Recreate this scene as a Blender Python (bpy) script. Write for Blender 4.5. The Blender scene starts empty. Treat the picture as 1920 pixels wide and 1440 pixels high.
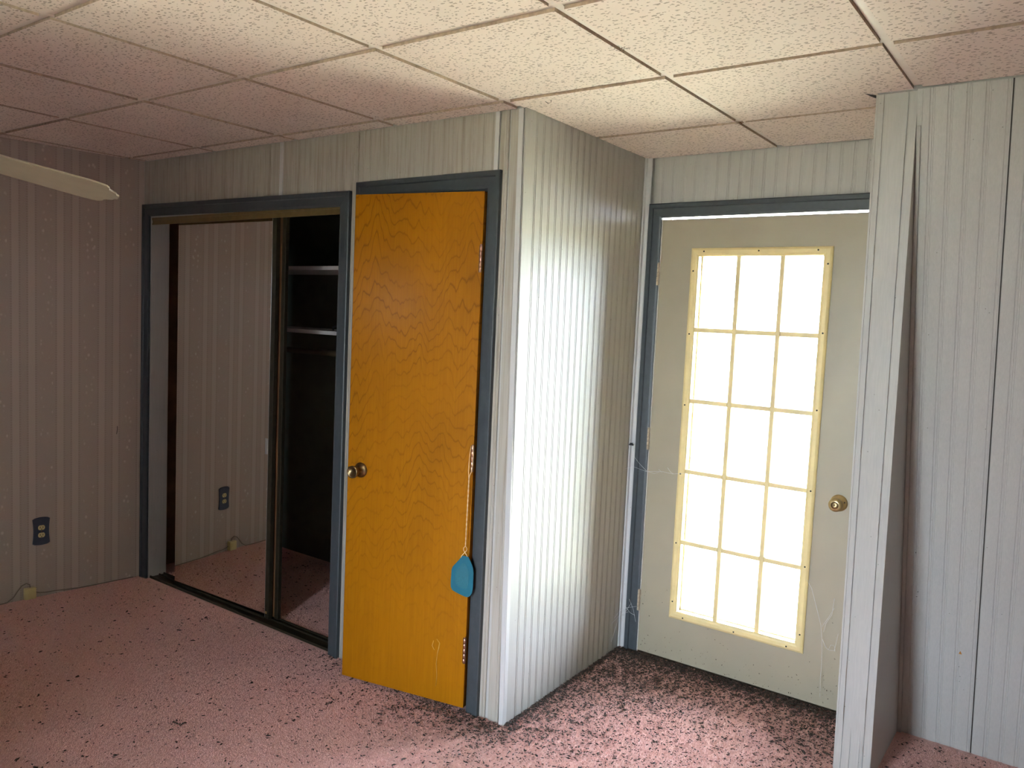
import bpy, math, random
import numpy as np
from mathutils import Matrix, Vector
random.seed(7)
RNG = np.random.default_rng(11)
scene = bpy.context.scene
COL = scene.collection
PI = math.pi

# ------------------------------------------------------------------ camera
cam_d = bpy.data.cameras.new('camera')
cam = bpy.data.objects.new('camera', cam_d); COL.objects.link(cam)
yaw, pit, rol = (math.radians(a) for a in (35.9297, -4.6476, 2.6051))
fw = Vector((-math.sin(yaw)*math.cos(pit), math.cos(yaw)*math.cos(pit), math.sin(pit)))
rt = Vector((math.cos(yaw), math.sin(yaw), 0)); up = rt.cross(fw)
cr = rt*math.cos(rol) + up*math.sin(rol); cu = up*math.cos(rol) - rt*math.sin(rol)
m = Matrix((cr, cu, -fw)).transposed().to_4x4(); m.translation = (1.7525, -2.4123, 1.5529)
cam.matrix_world = m
cam_d.sensor_width = 36.0; cam_d.lens = 1509.57/1920*36.0; cam_d.clip_start = 0.05
scene.camera = cam

# ------------------------------------------------------------------ world, light, exposure
SKY = 52.0
world = bpy.data.worlds.new('overcast_sky'); scene.world = world; world.use_nodes = True
bgn = world.node_tree.nodes['Background']
bgn.inputs['Color'].default_value = (0.78, 0.925, 1.14, 1); bgn.inputs['Strength'].default_value = SKY
vs = scene.view_settings
vs.view_transform = 'Standard'; vs.look = 'None'; vs.gamma = 1.0; vs.use_curve_mapping = False; vs.exposure = 0.10
scene.cycles.use_denoising = True
scene.cycles.max_bounces = 8; scene.cycles.diffuse_bounces = 5; scene.cycles.glossy_bounces = 4
scene.cycles.use_adaptive_sampling = True; scene.cycles.adaptive_threshold = 0.25; scene.cycles.adaptive_min_samples = 20
scene.cycles.transparent_max_bounces = 16; scene.cycles.caustics_reflective = True
scene.cycles.sample_clamp_indirect = 30.0; scene.cycles.blur_glossy = 0.0

def portal(loc, rot, sx, sy):                        # guides sky sampling through a real opening, emits nothing
    l = bpy.data.lights.new('sky_portal', 'AREA'); l.shape = 'RECTANGLE'; l.size = sx; l.size_y = sy
    l.cycles.is_portal = True
    o = bpy.data.objects.new('sky_portal', l); COL.objects.link(o); o.location = loc; o.rotation_euler = rot

D, H, L = 0.985, 2.312, 2.537                        # alcove depth, ceiling height, left wall
REAR, END = -3.10, 3.3
ALC = (.06, .92, -4.05)                            # unseen recess added to narrow the rear window light: x0, x1, depth
WIN = [(.08, .86, .24, 2.06, ALC[2]), (-1.87, -1.62, 1.50, 1.76, REAR)]      # rear windows x0,x1,z0,z1
portal((0.555, D+0.08, 1.055), (-PI/2, 0, 0), 0.56, 1.66)
for x0, x1, z0, z1, yw_ in WIN:
    portal(((x0+x1)/2, yw_-0.1, (z0+z1)/2), (PI/2, 0, 0), x1-x0, z1-z0)

# ------------------------------------------------------------------ helpers
WL = {}
def finish(o, parent):
    COL.objects.link(o)
    if parent is not None: o.parent = parent
def tag(o, label=None, cat=None, group=None, kind=None):
    if label: o['label'] = label
    if cat: o['category'] = cat
    if group: o['group'] = group
    if kind: o['kind'] = kind
    return o
def empty(name, loc, label=None, cat=None, group=None, kind=None):
    o = bpy.data.objects.new(name, None); o.empty_display_size = .1; COL.objects.link(o); o.location = loc
    WL[o] = Vector(loc); return tag(o, label, cat, group, kind)
def place(name, mesh, M, parent=None):               # instance of shared mesh data at world matrix M
    o = bpy.data.objects.new(name, mesh); finish(o, parent)
    off = WL[parent] if parent is not None else Vector((0, 0, 0))
    o.matrix_basis = Matrix.Translation(-off) @ M
    WL[o] = M.translation.copy(); return o

class MB:
    def __init__(s): s.v = []; s.f = []; s.mi = []; s.sm = []
    def add(s, v, f, mi=0, smooth=False):
        n = len(s.v); s.v += [tuple(p) for p in v]
        for q in f: s.f.append(tuple(i+n for i in q)); s.mi.append(mi); s.sm.append(smooth)
        return s
    def box(s, x0, x1, y0, y1, z0, z1, mi=0):
        v = [(x, y, z) for z in (z0, z1) for y in (y0, y1) for x in (x0, x1)]
        return s.add(v, [(0,2,3,1), (4,5,7,6), (0,1,5,4), (2,6,7,3), (0,4,6,2), (1,3,7,5)], mi)
    def loft(s, A, B, mi=0, caps=True, smooth=False, flip=False):    # two matching rings
        n = len(A); f = [(i, (i+1) % n, n+(i+1) % n, n+i) for i in range(n)]
        if caps: f += [tuple(range(n-1, -1, -1)), tuple(range(n, 2*n))]
        if flip: f = [q[::-1] for q in f]
        return s.add(list(A)+list(B), f, mi, smooth)
    def tube(s, pts, r, seg=6, mi=0):
        pts = [Vector(p) for p in pts]; rings = []
        for i, p in enumerate(pts):
            t = (pts[min(i+1, len(pts)-1)] - pts[max(i-1, 0)]).normalized()
            a = t.orthogonal().normalized() if i == 0 else (rings_a - t*rings_a.dot(t)).normalized()
            rings_a = a; b = t.cross(a)
            rr = r[i] if isinstance(r, (list, tuple)) else r
            rings.append([p + a*(rr*math.cos(2*PI*k/seg)) + b*(rr*math.sin(2*PI*k/seg)) for k in range(seg)])
        v = [q for R_ in rings for q in R_]; f = []
        for i in range(len(pts)-1):
            for k in range(seg): f.append((i*seg+k, i*seg+(k+1) % seg, (i+1)*seg+(k+1) % seg, (i+1)*seg+k))
        f += [tuple(range(seg-1, -1, -1)), tuple(range((len(pts)-1)*seg, len(pts)*seg))]
        return s.add(v, f, mi, True)
    def lathe(s, prof, org, axis, seg=24, mi=0):
        ax = Vector(axis).normalized(); a = ax.orthogonal().normalized(); b = ax.cross(a); org = Vector(org)
        v = [org + ax*h + (a*math.cos(2*PI*k/seg) + b*math.sin(2*PI*k/seg))*r for r, h in prof for k in range(seg)]
        f = [(i*seg+k, i*seg+(k+1) % seg, (i+1)*seg+(k+1) % seg, (i+1)*seg+k) for i in range(len(prof)-1) for k in range(seg)]
        f += [tuple(range(seg-1, -1, -1)), tuple(range((len(prof)-1)*seg, len(prof)*seg))]
        return s.add(v, f, mi, True)
    def mesh(s, name, mats, M=None, off=None):
        me = bpy.data.meshes.new(name)
        v = [Vector(p) for p in s.v]
        if M is not None: v = [M @ p for p in v]
        if off is not None: v = [p - off for p in v]
        me.from_pydata([tuple(p) for p in v], [], s.f); me.validate(clean_customdata=False)
        for mt in (mats if isinstance(mats, (list, tuple)) else [mats]): me.materials.append(mt)
        if len(me.polygons) == len(s.f):
            me.polygons.foreach_set('material_index', s.mi); me.polygons.foreach_set('use_smooth', s.sm)
        me.update(); return me
    def build(s, name, mats, parent=None, M=None, bevel=0, fixn=True):
        if parent is not None: off = WL[parent]
        else:
            P = [Vector(p) if M is None else M @ Vector(p) for p in s.v]
            xs, ys, zs = zip(*[tuple(p) for p in P])
            off = Vector(((min(xs)+max(xs))/2, (min(ys)+max(ys))/2, min(zs)))
        me = s.mesh(name, mats, M, off)
        if fixn:
            import bmesh
            bm = bmesh.new(); bm.from_mesh(me); bmesh.ops.recalc_face_normals(bm, faces=bm.faces); bm.to_mesh(me); bm.free()
        o = bpy.data.objects.new(name, me); finish(o, parent)
        if parent is None: o.location = off
        WL[o] = off.copy() if parent is None else WL[parent].copy()
        if bevel:
            b = o.modifiers.new('soft_edges', 'BEVEL'); b.width = bevel; b.segments = 2; b.limit_method = 'ANGLE'; b.angle_limit = .6
        return o

# ------------------------------------------------------------------ materials
class NT:
    def __init__(s, name):
        s.m = bpy.data.materials.new(name); s.m.use_nodes = True; s.t = s.m.node_tree
        s.b = s.t.nodes['Principled BSDF']; s.out = s.t.nodes['Material Output']
    def n(s, typ, **kw):
        nd = s.t.nodes.new(typ)
        for k, v in kw.items():
            if hasattr(nd, k): setattr(nd, k, v)
        return nd
    def link(s, a, b): s.t.links.new(a, b)
    def pos(s, scale=(1, 1, 1), rot=(0, 0, 0)):
        g = s.n('ShaderNodeNewGeometry'); mp = s.n('ShaderNodeMapping')
        mp.inputs['Scale'].default_value = scale; mp.inputs['Rotation'].default_value = rot
        s.link(g.outputs['Position'], mp.inputs['Vector']); return mp.outputs['Vector']
    def noise(s, vec, scale, detail=4, rough=.55, dist=0):
        nd = s.n('ShaderNodeTexNoise'); nd.inputs['Scale'].default_value = scale; nd.inputs['Detail'].default_value = detail
        nd.inputs['Roughness'].default_value = rough; nd.inputs['Distortion'].default_value = dist
        s.link(vec, nd.inputs['Vector']); return nd.outputs['Fac']
    def ramp(s, fac, stops, interp='LINEAR'):
        r = s.n('ShaderNodeValToRGB'); e = r.color_ramp; e.interpolation = interp
        while len(e.elements) < len(stops): e.elements.new(.5)
        for el, (p, c) in zip(e.elements, stops):
            el.position = p; el.color = (c, c, c, 1) if isinstance(c, (int, float)) else (*c, 1)
        s.link(fac, r.inputs['Fac']); return r.outputs['Color']
    def math(s, op, a, b=None, c=None, clamp=False):
        nd = s.n('ShaderNodeMath'); nd.operation = op; nd.use_clamp = clamp
        for i, x in enumerate((a, b, c)):
            if x is None: continue
            if isinstance(x, (int, float)): nd.inputs[i].default_value = x
            else: s.link(x, nd.inputs[i])
        return nd.outputs[0]
    def mix(s, fac, a, b):
        nd = s.n('ShaderNodeMix'); nd.data_type = 'RGBA'
        for i, x in ((0, fac), (6, a), (7, b)):
            if isinstance(x, (int, float)): nd.inputs[i].default_value = x
            elif isinstance(x, tuple): nd.inputs[i].default_value = (*x, 1)
            else: s.link(x, nd.inputs[i])
        return nd.outputs[2]
    def bump(s, h, strength=.3, dist=.002):
        b = s.n('ShaderNodeBump'); b.inputs['Strength'].default_value = strength; b.inputs['Distance'].default_value = dist
        s.link(h, b.inputs['Height']); s.link(b.outputs[0], s.b.inputs['Normal'])
    def sep(s, vec):
        x = s.n('ShaderNodeSeparateXYZ'); s.link(vec, x.inputs[0]); return x.outputs
    def set(s, col=None, rough=None, metal=None, spec=None, **kw):
        if col is not None:
            if isinstance(col, tuple): s.b.inputs['Base Color'].default_value = (*col, 1)
            else: s.link(col, s.b.inputs['Base Color'])
        if rough is not None: s.b.inputs['Roughness'].default_value = rough
        if metal is not None: s.b.inputs['Metallic'].default_value = metal
        if spec is not None: s.b.inputs['Specular IOR Level'].default_value = spec
        for k, v in kw.items(): s.b.inputs[k].default_value = v
        return s.m

def simple(name, col, rough=.5, metal=0, var=.08, scale=30, bump=.0, spec=.5):
    t = NT(name); f = t.noise(t.pos(), scale, 5)
    lo = tuple(c*(1-var) for c in col); hi = tuple(min(1, c*(1+var)) for c in col)
    c = t.ramp(f, [(.3, lo), (.7, hi)])
    if bump: t.bump(t.noise(t.pos(), scale*4, 3), bump, .001)
    return t.set(c, rough, metal, spec)

def panel_mat(name, base, stain=None):
    t = NT(name)
    grain = t.noise(t.pos((55, 55, 1.6)), 4.0, 3, .6, .6)
    c = t.ramp(grain, [(.28, tuple(x*.93 for x in base)), (.72, tuple(min(1, x*1.04) for x in base))])
    sm = t.noise(t.pos((1, 1, .5)), 2.2, 3)
    c = t.mix(t.math('MULTIPLY', t.ramp(sm, [(.5, 0), (.75, 1)]), .16), c, tuple(x*f for x, f in zip(base, (.80, .76, .68))))
    if stain:
        st = t.noise(t.pos((26, 26, 1.1)), 2.0, 3, .6)
        c = t.mix(t.math('MULTIPLY', t.ramp(st, [(.48, 0), (.72, 1)]), .7), c, stain)
    sp = t.n('ShaderNodeTexVoronoi'); sp.inputs['Scale'].default_value = 22; t.link(t.pos(), sp.inputs['Vector'])
    c = t.mix(t.math('MULTIPLY', t.math('LESS_THAN', sp.outputs['Distance'], .045), .45), c, (.10, .08, .06))
    return t.set(c, .5, 0, .35)
M_PANEL = panel_mat('blue_grey_beadboard', (.465, .447, .410))
M_STAINED = panel_mat('brown_streaked_beadboard', (.425, .385, .325), (.27, .215, .145))  # warmer, darker base than the other panels, plus brown streaks
def groove_mat():
    t = NT('dirty_groove')
    f = t.noise(t.pos((30, 30, 3.2)), 3.0, 4, .7)
    c = t.ramp(f, [(.50, (.42, .42, .40)), (.62, (.30, .26, .20)), (.74, (.13, .09, .055))])
    return t.set(c, .7)
M_GROOVE = groove_mat()
M_GROOVE_SHADE = simple('shaded_groove', (.17, .165, .15), .8, var=.35, scale=25)  # shade inside the alcove grooves, put into a darker colour
M_STRIP = panel_mat('pale_moulding', (.55, .54, .52))
def paper_mat():
    t = NT('striped_wallpaper')
    x, y, z = t.sep(t.pos())
    ph = t.math('FRACT', t.math('DIVIDE', t.math('ADD', y, .69), .2045))       # 0..1 per repeat
    def band(c, w):
        d = t.math('ABSOLUTE', t.math('SUBTRACT', ph, c)); return t.math('LESS_THAN', d, w)
    stripes = t.math('ADD', band(.31, .075), band(.665, .075))
    edge = t.math('ADD', t.math('ADD', band(.31, .115), band(.665, .115)), t.math('MULTIPLY', stripes, -1))
    teeth = t.math('GREATER_THAN', t.math('SINE', t.math('MULTIPLY', z, 520)), .1)
    flw = t.math('MAXIMUM', t.math('LESS_THAN', ph, .14), t.math('GREATER_THAN', ph, .86))
    vo = t.n('ShaderNodeTexVoronoi'); vo.inputs['Scale'].default_value = 42; t.link(t.pos((1, 1, .72)), vo.inputs['Vector'])
    spots = t.ramp(vo.outputs['Distance'], [(.12, 1), (.34, 0)])
    clump = t.ramp(t.noise(t.pos(), 16, 2), [(.47, 0), (.6, 1)])
    fl = t.math('MULTIPLY', t.math('MULTIPLY', spots, clump), flw)
    weave = t.noise(t.pos((60, 60, 300)), 3, 2)
    base = t.ramp(weave, [(.3, (.40, .335, .28)), (.7, (.44, .37, .31))])
    c = t.mix(t.math('MULTIPLY', stripes, .36), base, (.56, .485, .415))
    c = t.mix(t.math('MULTIPLY', t.math('MULTIPLY', edge, teeth), .4), c, (.26, .21, .17))
    c = t.mix(t.math('MULTIPLY', fl, .75), c, (.64, .57, .50))
    t.bump(weave, .15, .001)
    return t.set(c, .6, 0, .3)
M_PAPER = paper_mat()
def carpet_mat(name, pile):
    t = NT(name)
    big = t.noise(t.pos(), 1.6, 4); fine = t.noise(t.pos(), 130 if pile else 240, 3, .7)
    c = t.ramp(fine, [(.25, (.56, .275, .235)), (.52, (.79, .465, .405)), (.8, (.97, .80, .74))])
    c = t.mix(t.math('MULTIPLY', t.ramp(big, [(.45, 0), (.7, 1)]), .35), c, (.66, .43, .34))
    if not pile: t.bump(fine, .9, .006)
    return t.set(c, .95, 0, .1, **{'Sheen Weight': .15})
M_CARPET = carpet_mat('pink_carpet', False); M_PILE = carpet_mat('pink_carpet_pile', True)
def tile_mat():
    t = NT('fissured_ceiling_tile')
    base = t.ramp(t.noise(t.pos(), 3, 5), [(.3, (.80, .685, .60)), (.7, (.86, .74, .65))])
    def pits(sc, scale, th, rot, keep):
        v = t.n('ShaderNodeTexVoronoi'); v.voronoi_dimensions = '2D'; v.inputs['Scale'].default_value = scale; v.inputs['Randomness'].default_value = 1
        wv = t.n('ShaderNodeVectorMath'); wv.operation = 'ADD'
        nz = t.n('ShaderNodeTexNoise'); nz.inputs['Scale'].default_value = 60; t.link(t.pos(), nz.inputs['Vector'])
        sc2 = t.n('ShaderNodeVectorMath'); sc2.operation = 'SCALE'; sc2.inputs['Scale'].default_value = .012
        t.link(nz.outputs['Color'], sc2.inputs[0]); t.link(t.pos(sc, rot), wv.inputs[0]); t.link(sc2.outputs[0], wv.inputs[1])
        t.link(wv.outputs[0], v.inputs['Vector'])
        r = t.sep(v.outputs['Color'])[0]
        return t.math('MULTIPLY', t.math('LESS_THAN', v.outputs['Distance'], t.math('MULTIPLY', r, th)), t.math('GREATER_THAN', r, keep))
    p1 = pits((.62, 1.15, 1), 74, .29, (0, 0, .25), .28)
    p2 = pits((1, 1, 1), 58, .19, (0, 0, .6), .50)
    p = t.math('MAXIMUM', p1, p2)
    c = t.mix(t.math('MULTIPLY', p, .66), base, (.27, .20, .145))
    return t.set(c, .9, 0, .2)
M_TILE = tile_mat()
M_TILE_EDGE = simple('tile_cut_edge', (.50, .38, .28), .9, var=.25, scale=60)
M_GRID = simple('ceiling_grid_paint', (.79, .69, .60), .5, var=.04)
M_TRIM = simple('slate_blue_paint', (.048, .056, .060), .45, var=.10, scale=40, bump=.05)
def wood_mat():
    t = NT('orange_birch_veneer')
    g = t.n('ShaderNodeTexCoord'); o = g.outputs['Object']
    def mp(sc):
        q = t.n('ShaderNodeMapping'); q.inputs['Scale'].default_value = sc; t.link(o, q.inputs['Vector']); return q.outputs['Vector']
    x, y, z = t.sep(o)
    n1 = t.noise(mp((4.6, 1, .75)), 1.0, 2, .5); n2 = t.noise(mp((17, 1, 2.0)), 1.0, 2, .5); n3 = t.noise(mp((55, 4, 9)), 1.0, 2)
    fld = t.math('ADD', t.math('MULTIPLY', z, 17.0), t.math('ADD', t.math('MULTIPLY', n1, 13.0), t.math('ADD', t.math('MULTIPLY', n2, 3.4), t.math('MULTIPLY', n3, .30))))
    fr = t.math('FRACT', fld)
    line = t.ramp(fr, [(0, .9), (.05, .5), (.13, .06), (.5, 0), (.90, .12), (.97, .6), (1, .9)])
    fade = t.ramp(t.noise(mp((3, 1, 2.2)), 1.0, 2), [(.38, .25), (.6, 1)])
    hi = t.math('MULTIPLY_ADD', z, .75, .12, clamp=True)
    line = t.math('MULTIPLY', t.math('MULTIPLY', line, fade), hi)
    fine = t.noise(mp((150, 5, 4)), 1.0, 4, .6)
    base = t.ramp(fine, [(.25, (.325, .112, .0003)), (.75, (.40, .147, .0005))])
    c = t.mix(t.math('MULTIPLY', line, .80), base, (.15, .050, .001))
    blot = t.noise(mp((3, 2, 1.6)), 1.3, 4)
    c = t.mix(t.math('MULTIPLY', t.ramp(blot, [(.45, 0), (.68, 1)]), .35), c, (.23, .080, .001))
    t.bump(fine, .08, .0005)
    return t.set(c, .5, 0, .10, **{'Coat Weight': .14, 'Coat Roughness': .24})
M_WOOD = wood_mat()
M_WOODEDGE = simple('pale_door_edge', (.45, .27, .08), .5)
M_DOOR = simple('cream_door_paint', (.375, .322, .225), .4, var=.04, scale=4)
M_LITE = simple('yellowed_plastic', (.80, .63, .30), .4, var=.05, scale=20)
M_BRASS = simple('worn_brass', (.62, .47, .24), .28, 1.0, var=.1)
M_OLDBRASS = simple('antique_brass', (.22, .15, .07), .3, 1.0, var=.25, scale=60)
M_COPPER = simple('copper_hinge', (.55, .32, .22), .35, 1.0, var=.2, scale=80)
M_HINGE = simple('tan_painted_hinge', (.42, .33, .22), .45)
M_DARK = simple('dark_hole', (.02, .015, .01), .6)
M_BRONZE = simple('bronze_track', (.045, .036, .020), .45, .5, var=.15, scale=40)
M_GOLD = simple('gold_valance', (.20, .135, .05), .4, .35, var=.12, scale=(30))
M_WHITE = simple('white_weatherstrip', (.78, .76, .70), .5)
M_SHELF = simple('white_shelf_paint', (.72, .68, .66), .5, var=.04)
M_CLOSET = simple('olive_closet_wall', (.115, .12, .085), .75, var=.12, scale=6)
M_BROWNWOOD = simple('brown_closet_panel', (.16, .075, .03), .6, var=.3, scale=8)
M_PLAIN = simple('plain_room_wall', (.50, .50, .48), .7, var=.05, scale=4)
M_DECK = simple('plenum_deck', (.3, .27, .24), .9)
M_FAN = simple('cream_fan_blade', (.27, .22, .155), .45, var=.05)
M_FANM = simple('cream_fan_metal', (.60, .54, .44), .35, var=.04)
M_PLATE = simple('navy_plate', (.055, .070, .095), .4)
M_IVORY = simple('ivory_plastic', (.62, .52, .24), .4, var=.05)
M_CABLE = simple('grey_brown_cable', (.20, .165, .13), .5)
M_TEAL = simple('teal_plastic', (.002, .115, .165), .38, var=.08, scale=12)
M_WIRE = simple('tan_wire', (.80, .56, .27), .4)
M_BLACK = simple('black_plastic', (.012, .012, .012), .4)
M_GRASS = simple('sunlit_grass', (.80, .73, .46), .9, var=.15, scale=3)  # sunlight on the grass is put into this pale colour
M_LAWN = simple('shaded_lawn', (.40, .36, .21), .9, var=.2, scale=3)  # rear lawn with its shade painted in as a darker tone
M_LABEL = simple('orange_chip', (.5, .22, .04), .6)
M_PALEWIRE = simple('silver_pull', (.55, .56, .54), .3, .8)
def mirror_mat():
    t = NT('mirror_glass'); return t.set((.80, .80, .76), .015, 1.0)
M_MIRROR = mirror_mat()
def glass_mat():
    t = NT('window_glass'); tr = t.n('ShaderNodeBsdfTransparent'); gl = t.n('ShaderNodeBsdfGlossy'); gl.inputs['Roughness'].default_value = .05
    fr = t.n('ShaderNodeFresnel'); fr.inputs['IOR'].default_value = 1.45; mx = t.n('ShaderNodeMixShader')
    tr.inputs['Color'].default_value = (.96, .97, .96, 1)
    t.link(fr.outputs[0], mx.inputs[0]); t.link(tr.outputs[0], mx.inputs[1]); t.link(gl.outputs[0], mx.inputs[2]); t.link(mx.outputs[0], t.out.inputs['Surface'])
    return t.m
M_GLASS = glass_mat()
def debris_mat(name, a, b):
    t = NT(name); f = t.noise(t.pos(), 70, 2); return t.set(t.ramp(f, [(.35, a), (.65, b)]), .8)
M_DEBRIS = debris_mat('dry_dark_debris', (.018, .011, .007), (.065, .040, .024))
M_DUST = debris_mat('grey_smudge', (.30, .29, .26), (.42, .40, .36))
def web_mat():
    t = NT('cobweb_silk'); return t.set((.80, .80, .78), .5, Alpha=.9)
M_WEB = web_mat()

# ------------------------------------------------------------------ structure: floor, ceiling, shells
mb = MB(); mb.box(-3.25, END+.15, ALC[2]-.15, D+.05, -.10, 0)
floor = mb.build('floor', M_CARPET)
tag(floor, 'dusty pink carpet covering the whole room', 'carpet', kind='structure')
mb = MB(); mb.box(-30, 30, D+.30, 45, -.55, -.45)
g1 = mb.build('ground', M_GRASS); tag(g1, 'grass outside the glazed door', 'ground', kind='structure')
mb = MB(); mb.box(-30, 30, -45, ALC[2]-.35, -.55, -.45)
g2 = mb.build('ground', M_LAWN); tag(g2, 'grass outside the rear windows', 'ground', kind='structure')

PX, PY, X0, Y0 = .6246, .6246, -.0122, -.101
mb = MB(); mb.box(-3.3, END+.2, ALC[2]-.2, 1.25, H+.10, H+.16)
ceiling = mb.build('ceiling', M_DECK)
tag(ceiling, 'dropped ceiling of square fissured tiles in a pale metal grid', 'ceiling', kind='structure')

def leftx(y): return -L + .1036*min(y, 0.0)
def clip_half(poly, a, b, c):                        # keep a*x+b*y <= c
    out = []
    for i in range(len(poly)):
        p, q = poly[i], poly[(i+1) % len(poly)]
        dp, dq = a*p[0]+b*p[1]-c, a*q[0]+b*q[1]-c
        if dp <= 0: out.append(p)
        if (dp < 0) != (dq < 0):
            t = dp/(dp-dq); out.append((p[0]+(q[0]-p[0])*t, p[1]+(q[1]-p[1])*t))
    return out
def tile_mesh(poly, name='ceiling_tile'):
    t = MB(); n = len(poly)
    lo = [(x, y, 0) for x, y in poly]; hi = [(x, y, .018) for x, y in poly]
    t.add(lo+hi, [tuple(range(n-1, -1, -1))], 0); t.f.append(tuple(range(n, 2*n))); t.mi.append(0); t.sm.append(False)
    for i in range(n):
        t.f.append((i, (i+1) % n, n+(i+1) % n, n+i)); t.mi.append(1); t.sm.append(False)
    return t.mesh(name, [M_TILE, M_TILE_EDGE])
IN = .014
std = [(IN, IN), (PX-IN, IN), (PX-IN, PY-IN), (IN, PY-IN)]
STD_TILE = tile_mesh(std)
def tile_room(i, j):
    x0, y0 = X0+PX*i, Y0+PY*j
    poly = [(x0+a, y0+b) for a, b in std]
    reg = []
    if y0 >= -.2 and j >= 1:                          # alcove rear row
        reg = clip_half(clip_half(clip_half(poly, -1, 0, -.004), 1, 0, 1.110), 0, 1, D-.004)
    elif j == 0:
        if x0 < -.1: reg = clip_half(poly, 0, 1, -.004)
        elif x0 < .5: reg = clip_half(poly, -1, 0, -.004)
        elif x0 < 1.1: reg = poly
        else: reg = clip_half(poly, 0, 1, .345)
    else: reg = clip_half(poly, 0, -1, -(REAR+.004))
    if reg: reg = clip_half(reg, -1, .1036 if y0 < 0 else 0, L-.004)
    if reg: reg = clip_half(reg, 1, 0, END-.004)
    return poly, reg
for j in range(-6, 2):
    for i in range(-6, 6):
        poly, reg = tile_room(i, j)
        if len(reg) < 3: continue
        xs = [p[0] for p in reg]; ys = [p[1] for p in reg]
        if max(xs)-min(xs) < .012 or max(ys)-min(ys) < .012: continue
        x0, y0 = X0+PX*i, Y0+PY*j
        same = len(reg) == 4 and all(abs(a[0]-b[0])+abs(a[1]-b[1]) < 1e-6 for a, b in zip(poly, reg))
        me = STD_TILE if same else tile_mesh([(a-x0, b-y0) for a, b in reg])
        tilt = random.gauss(0, .0012)
        Mt = Matrix.Translation((x0, y0, H+random.uniform(0, .0025))) @ Matrix.Translation((PX/2, PY/2, 0)) @ Matrix.Rotation(tilt, 4, 'X') @ Matrix.Rotation(random.gauss(0, .0012), 4, 'Y') @ Matrix.Translation((-PX/2, -PY/2, 0))
        place('ceiling_tile', me, Mt, ceiling)
def bar(x0, x1, y0, y1, dz=0):
    t = MB(); t.box(x0, x1, y0, y1, H+.0085+dz, H+.0100+dz)
    if x1-x0 > y1-y0: t.box(x0, x1, (y0+y1)/2-.001, (y0+y1)/2+.001, H+.0100+dz, H+.045+dz)
    else: t.box((x0+x1)/2-.001, (x0+x1)/2+.001, y0, y1, H+.0100+dz, H+.045+dz)
    return t.build('grid_bar', M_GRID, ceiling)
for i in range(-5, 6):
    x = X0+PX*i
    if x > END: break
    ytop = -.002 if x < -.1 else (D-.002 if x < 1.1 else .345)
    if x < -.02 and x > -.05: ytop = -.002
    if abs(x) < .05: ytop = -.002
    bar(x-.012, x+.012, REAR+.01, ytop)
for j in range(-5, 2):
    y = Y0+PY*j
    if j < 1: bar(leftx(y)+.004, END-.01, y-.012, y+.012, .0004)
    else: bar(.004, 1.108, y-.012, y+.012, .0004)
bar(leftx(0)+.004, -.004, -.020, -.004, -.0004)       # wall angle along the closet wall
t = MB(); t.box(ALC[0]-.1, ALC[1]+.1, ALC[2]-.1, REAR-.005, H, H+.02); t.build('added_recess_lid', M_PLAIN, ceiling)
bar(.004, .020, .0, D-.004, -.0004); bar(.004, 1.108, D-.020, D-.004, .0002)

# closet wall (openings for sliding doors and the wooden door), beadboard planks as pieces
CX0, CX1, CZ = -2.470, -.950, 2.010
OX0, OX1, OZ = -.785, -.142, 2.035
mb = MB()
mb.box(-2.70, CX0, .006, .11, 0, H+.10); mb.box(CX1, OX0, .006, .11, 0, H+.10); mb.box(OX1, -.006, .006, .11, 0, H+.10)
mb.box(CX0, CX1, .006, .11, CZ, H+.10); mb.box(OX0, OX1, .006, .11, OZ, H+.10)
wall_back = mb.build('wall_back', M_PANEL)
tag(wall_back, 'blue-grey beadboard wall around the closet and the orange door', 'wall', kind='structure')
PL = {}
def plank_mesh(w, h, gm=None, pm=None):
    k = (round(w, 4), round(h, 4), gm, pm)
    if k in PL: return PL[k]
    d = .004
    pr = [(0, d), (0, .0018), (.0010, .0018), (.0022, 0), (w-.0125, 0), (w-.0113, .0018), (w-.0088, .0018), (w-.0076, .0006), (w-.0042, .0006), (w-.0030, .0018), (w, .0018), (w, d)]
    if w < .03: pr = [(0, d), (0, .0020), (.0012, 0), (w-.0012, 0), (w, .0020), (w, d)]
    n = len(pr); t = MB()
    v = [(a, b, 0) for a, b in pr] + [(a, b, h) for a, b in pr]
    t.add(v, [], 0)
    for i in range(n):
        t.f.append((i, (i+1) % n, n+(i+1) % n, n+i)); t.sm.append(False)
        deep = pr[i][1] > .002 and pr[(i+1) % n][1] > .002 and i != n-1
        t.mi.append(1 if deep else 0)
    t.f.append(tuple(range(n-1, -1, -1))); t.mi.append(0); t.sm.append(False)
    t.f.append(tuple(range(n, 2*n))); t.mi.append(0); t.sm.append(False)
    PL[k] = t.mesh('plank', [pm or M_PANEL, gm or M_GROOVE]); return PL[k]
def planks(parent, M, u0, u1, h, first, pitch, pm=None):       # M maps local (u, -normal, up) to world
    edges = [u0]; k = math.floor((u0-first)/pitch)
    while True:
        k += 1; e = first+k*pitch
        if e >= u1-.006: break
        if e > u0+.006: edges.append(e)
    edges.append(u1)
    for a, b in zip(edges[:-1], edges[1:]):
        place('plank', plank_mesh(b-a, h, None, pm), M @ Matrix.Translation((a, 0, 0)), parent)
T = Matrix.Translation
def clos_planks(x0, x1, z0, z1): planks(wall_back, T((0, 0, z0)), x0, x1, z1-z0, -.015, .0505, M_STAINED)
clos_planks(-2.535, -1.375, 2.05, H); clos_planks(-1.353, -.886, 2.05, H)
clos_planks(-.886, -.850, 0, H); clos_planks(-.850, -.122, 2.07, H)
seam = MB(); seam.box(-1.375, -1.353, -.003, .004, 2.05, H); seam.build('seam_strip', M_STRIP, wall_back)
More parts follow.
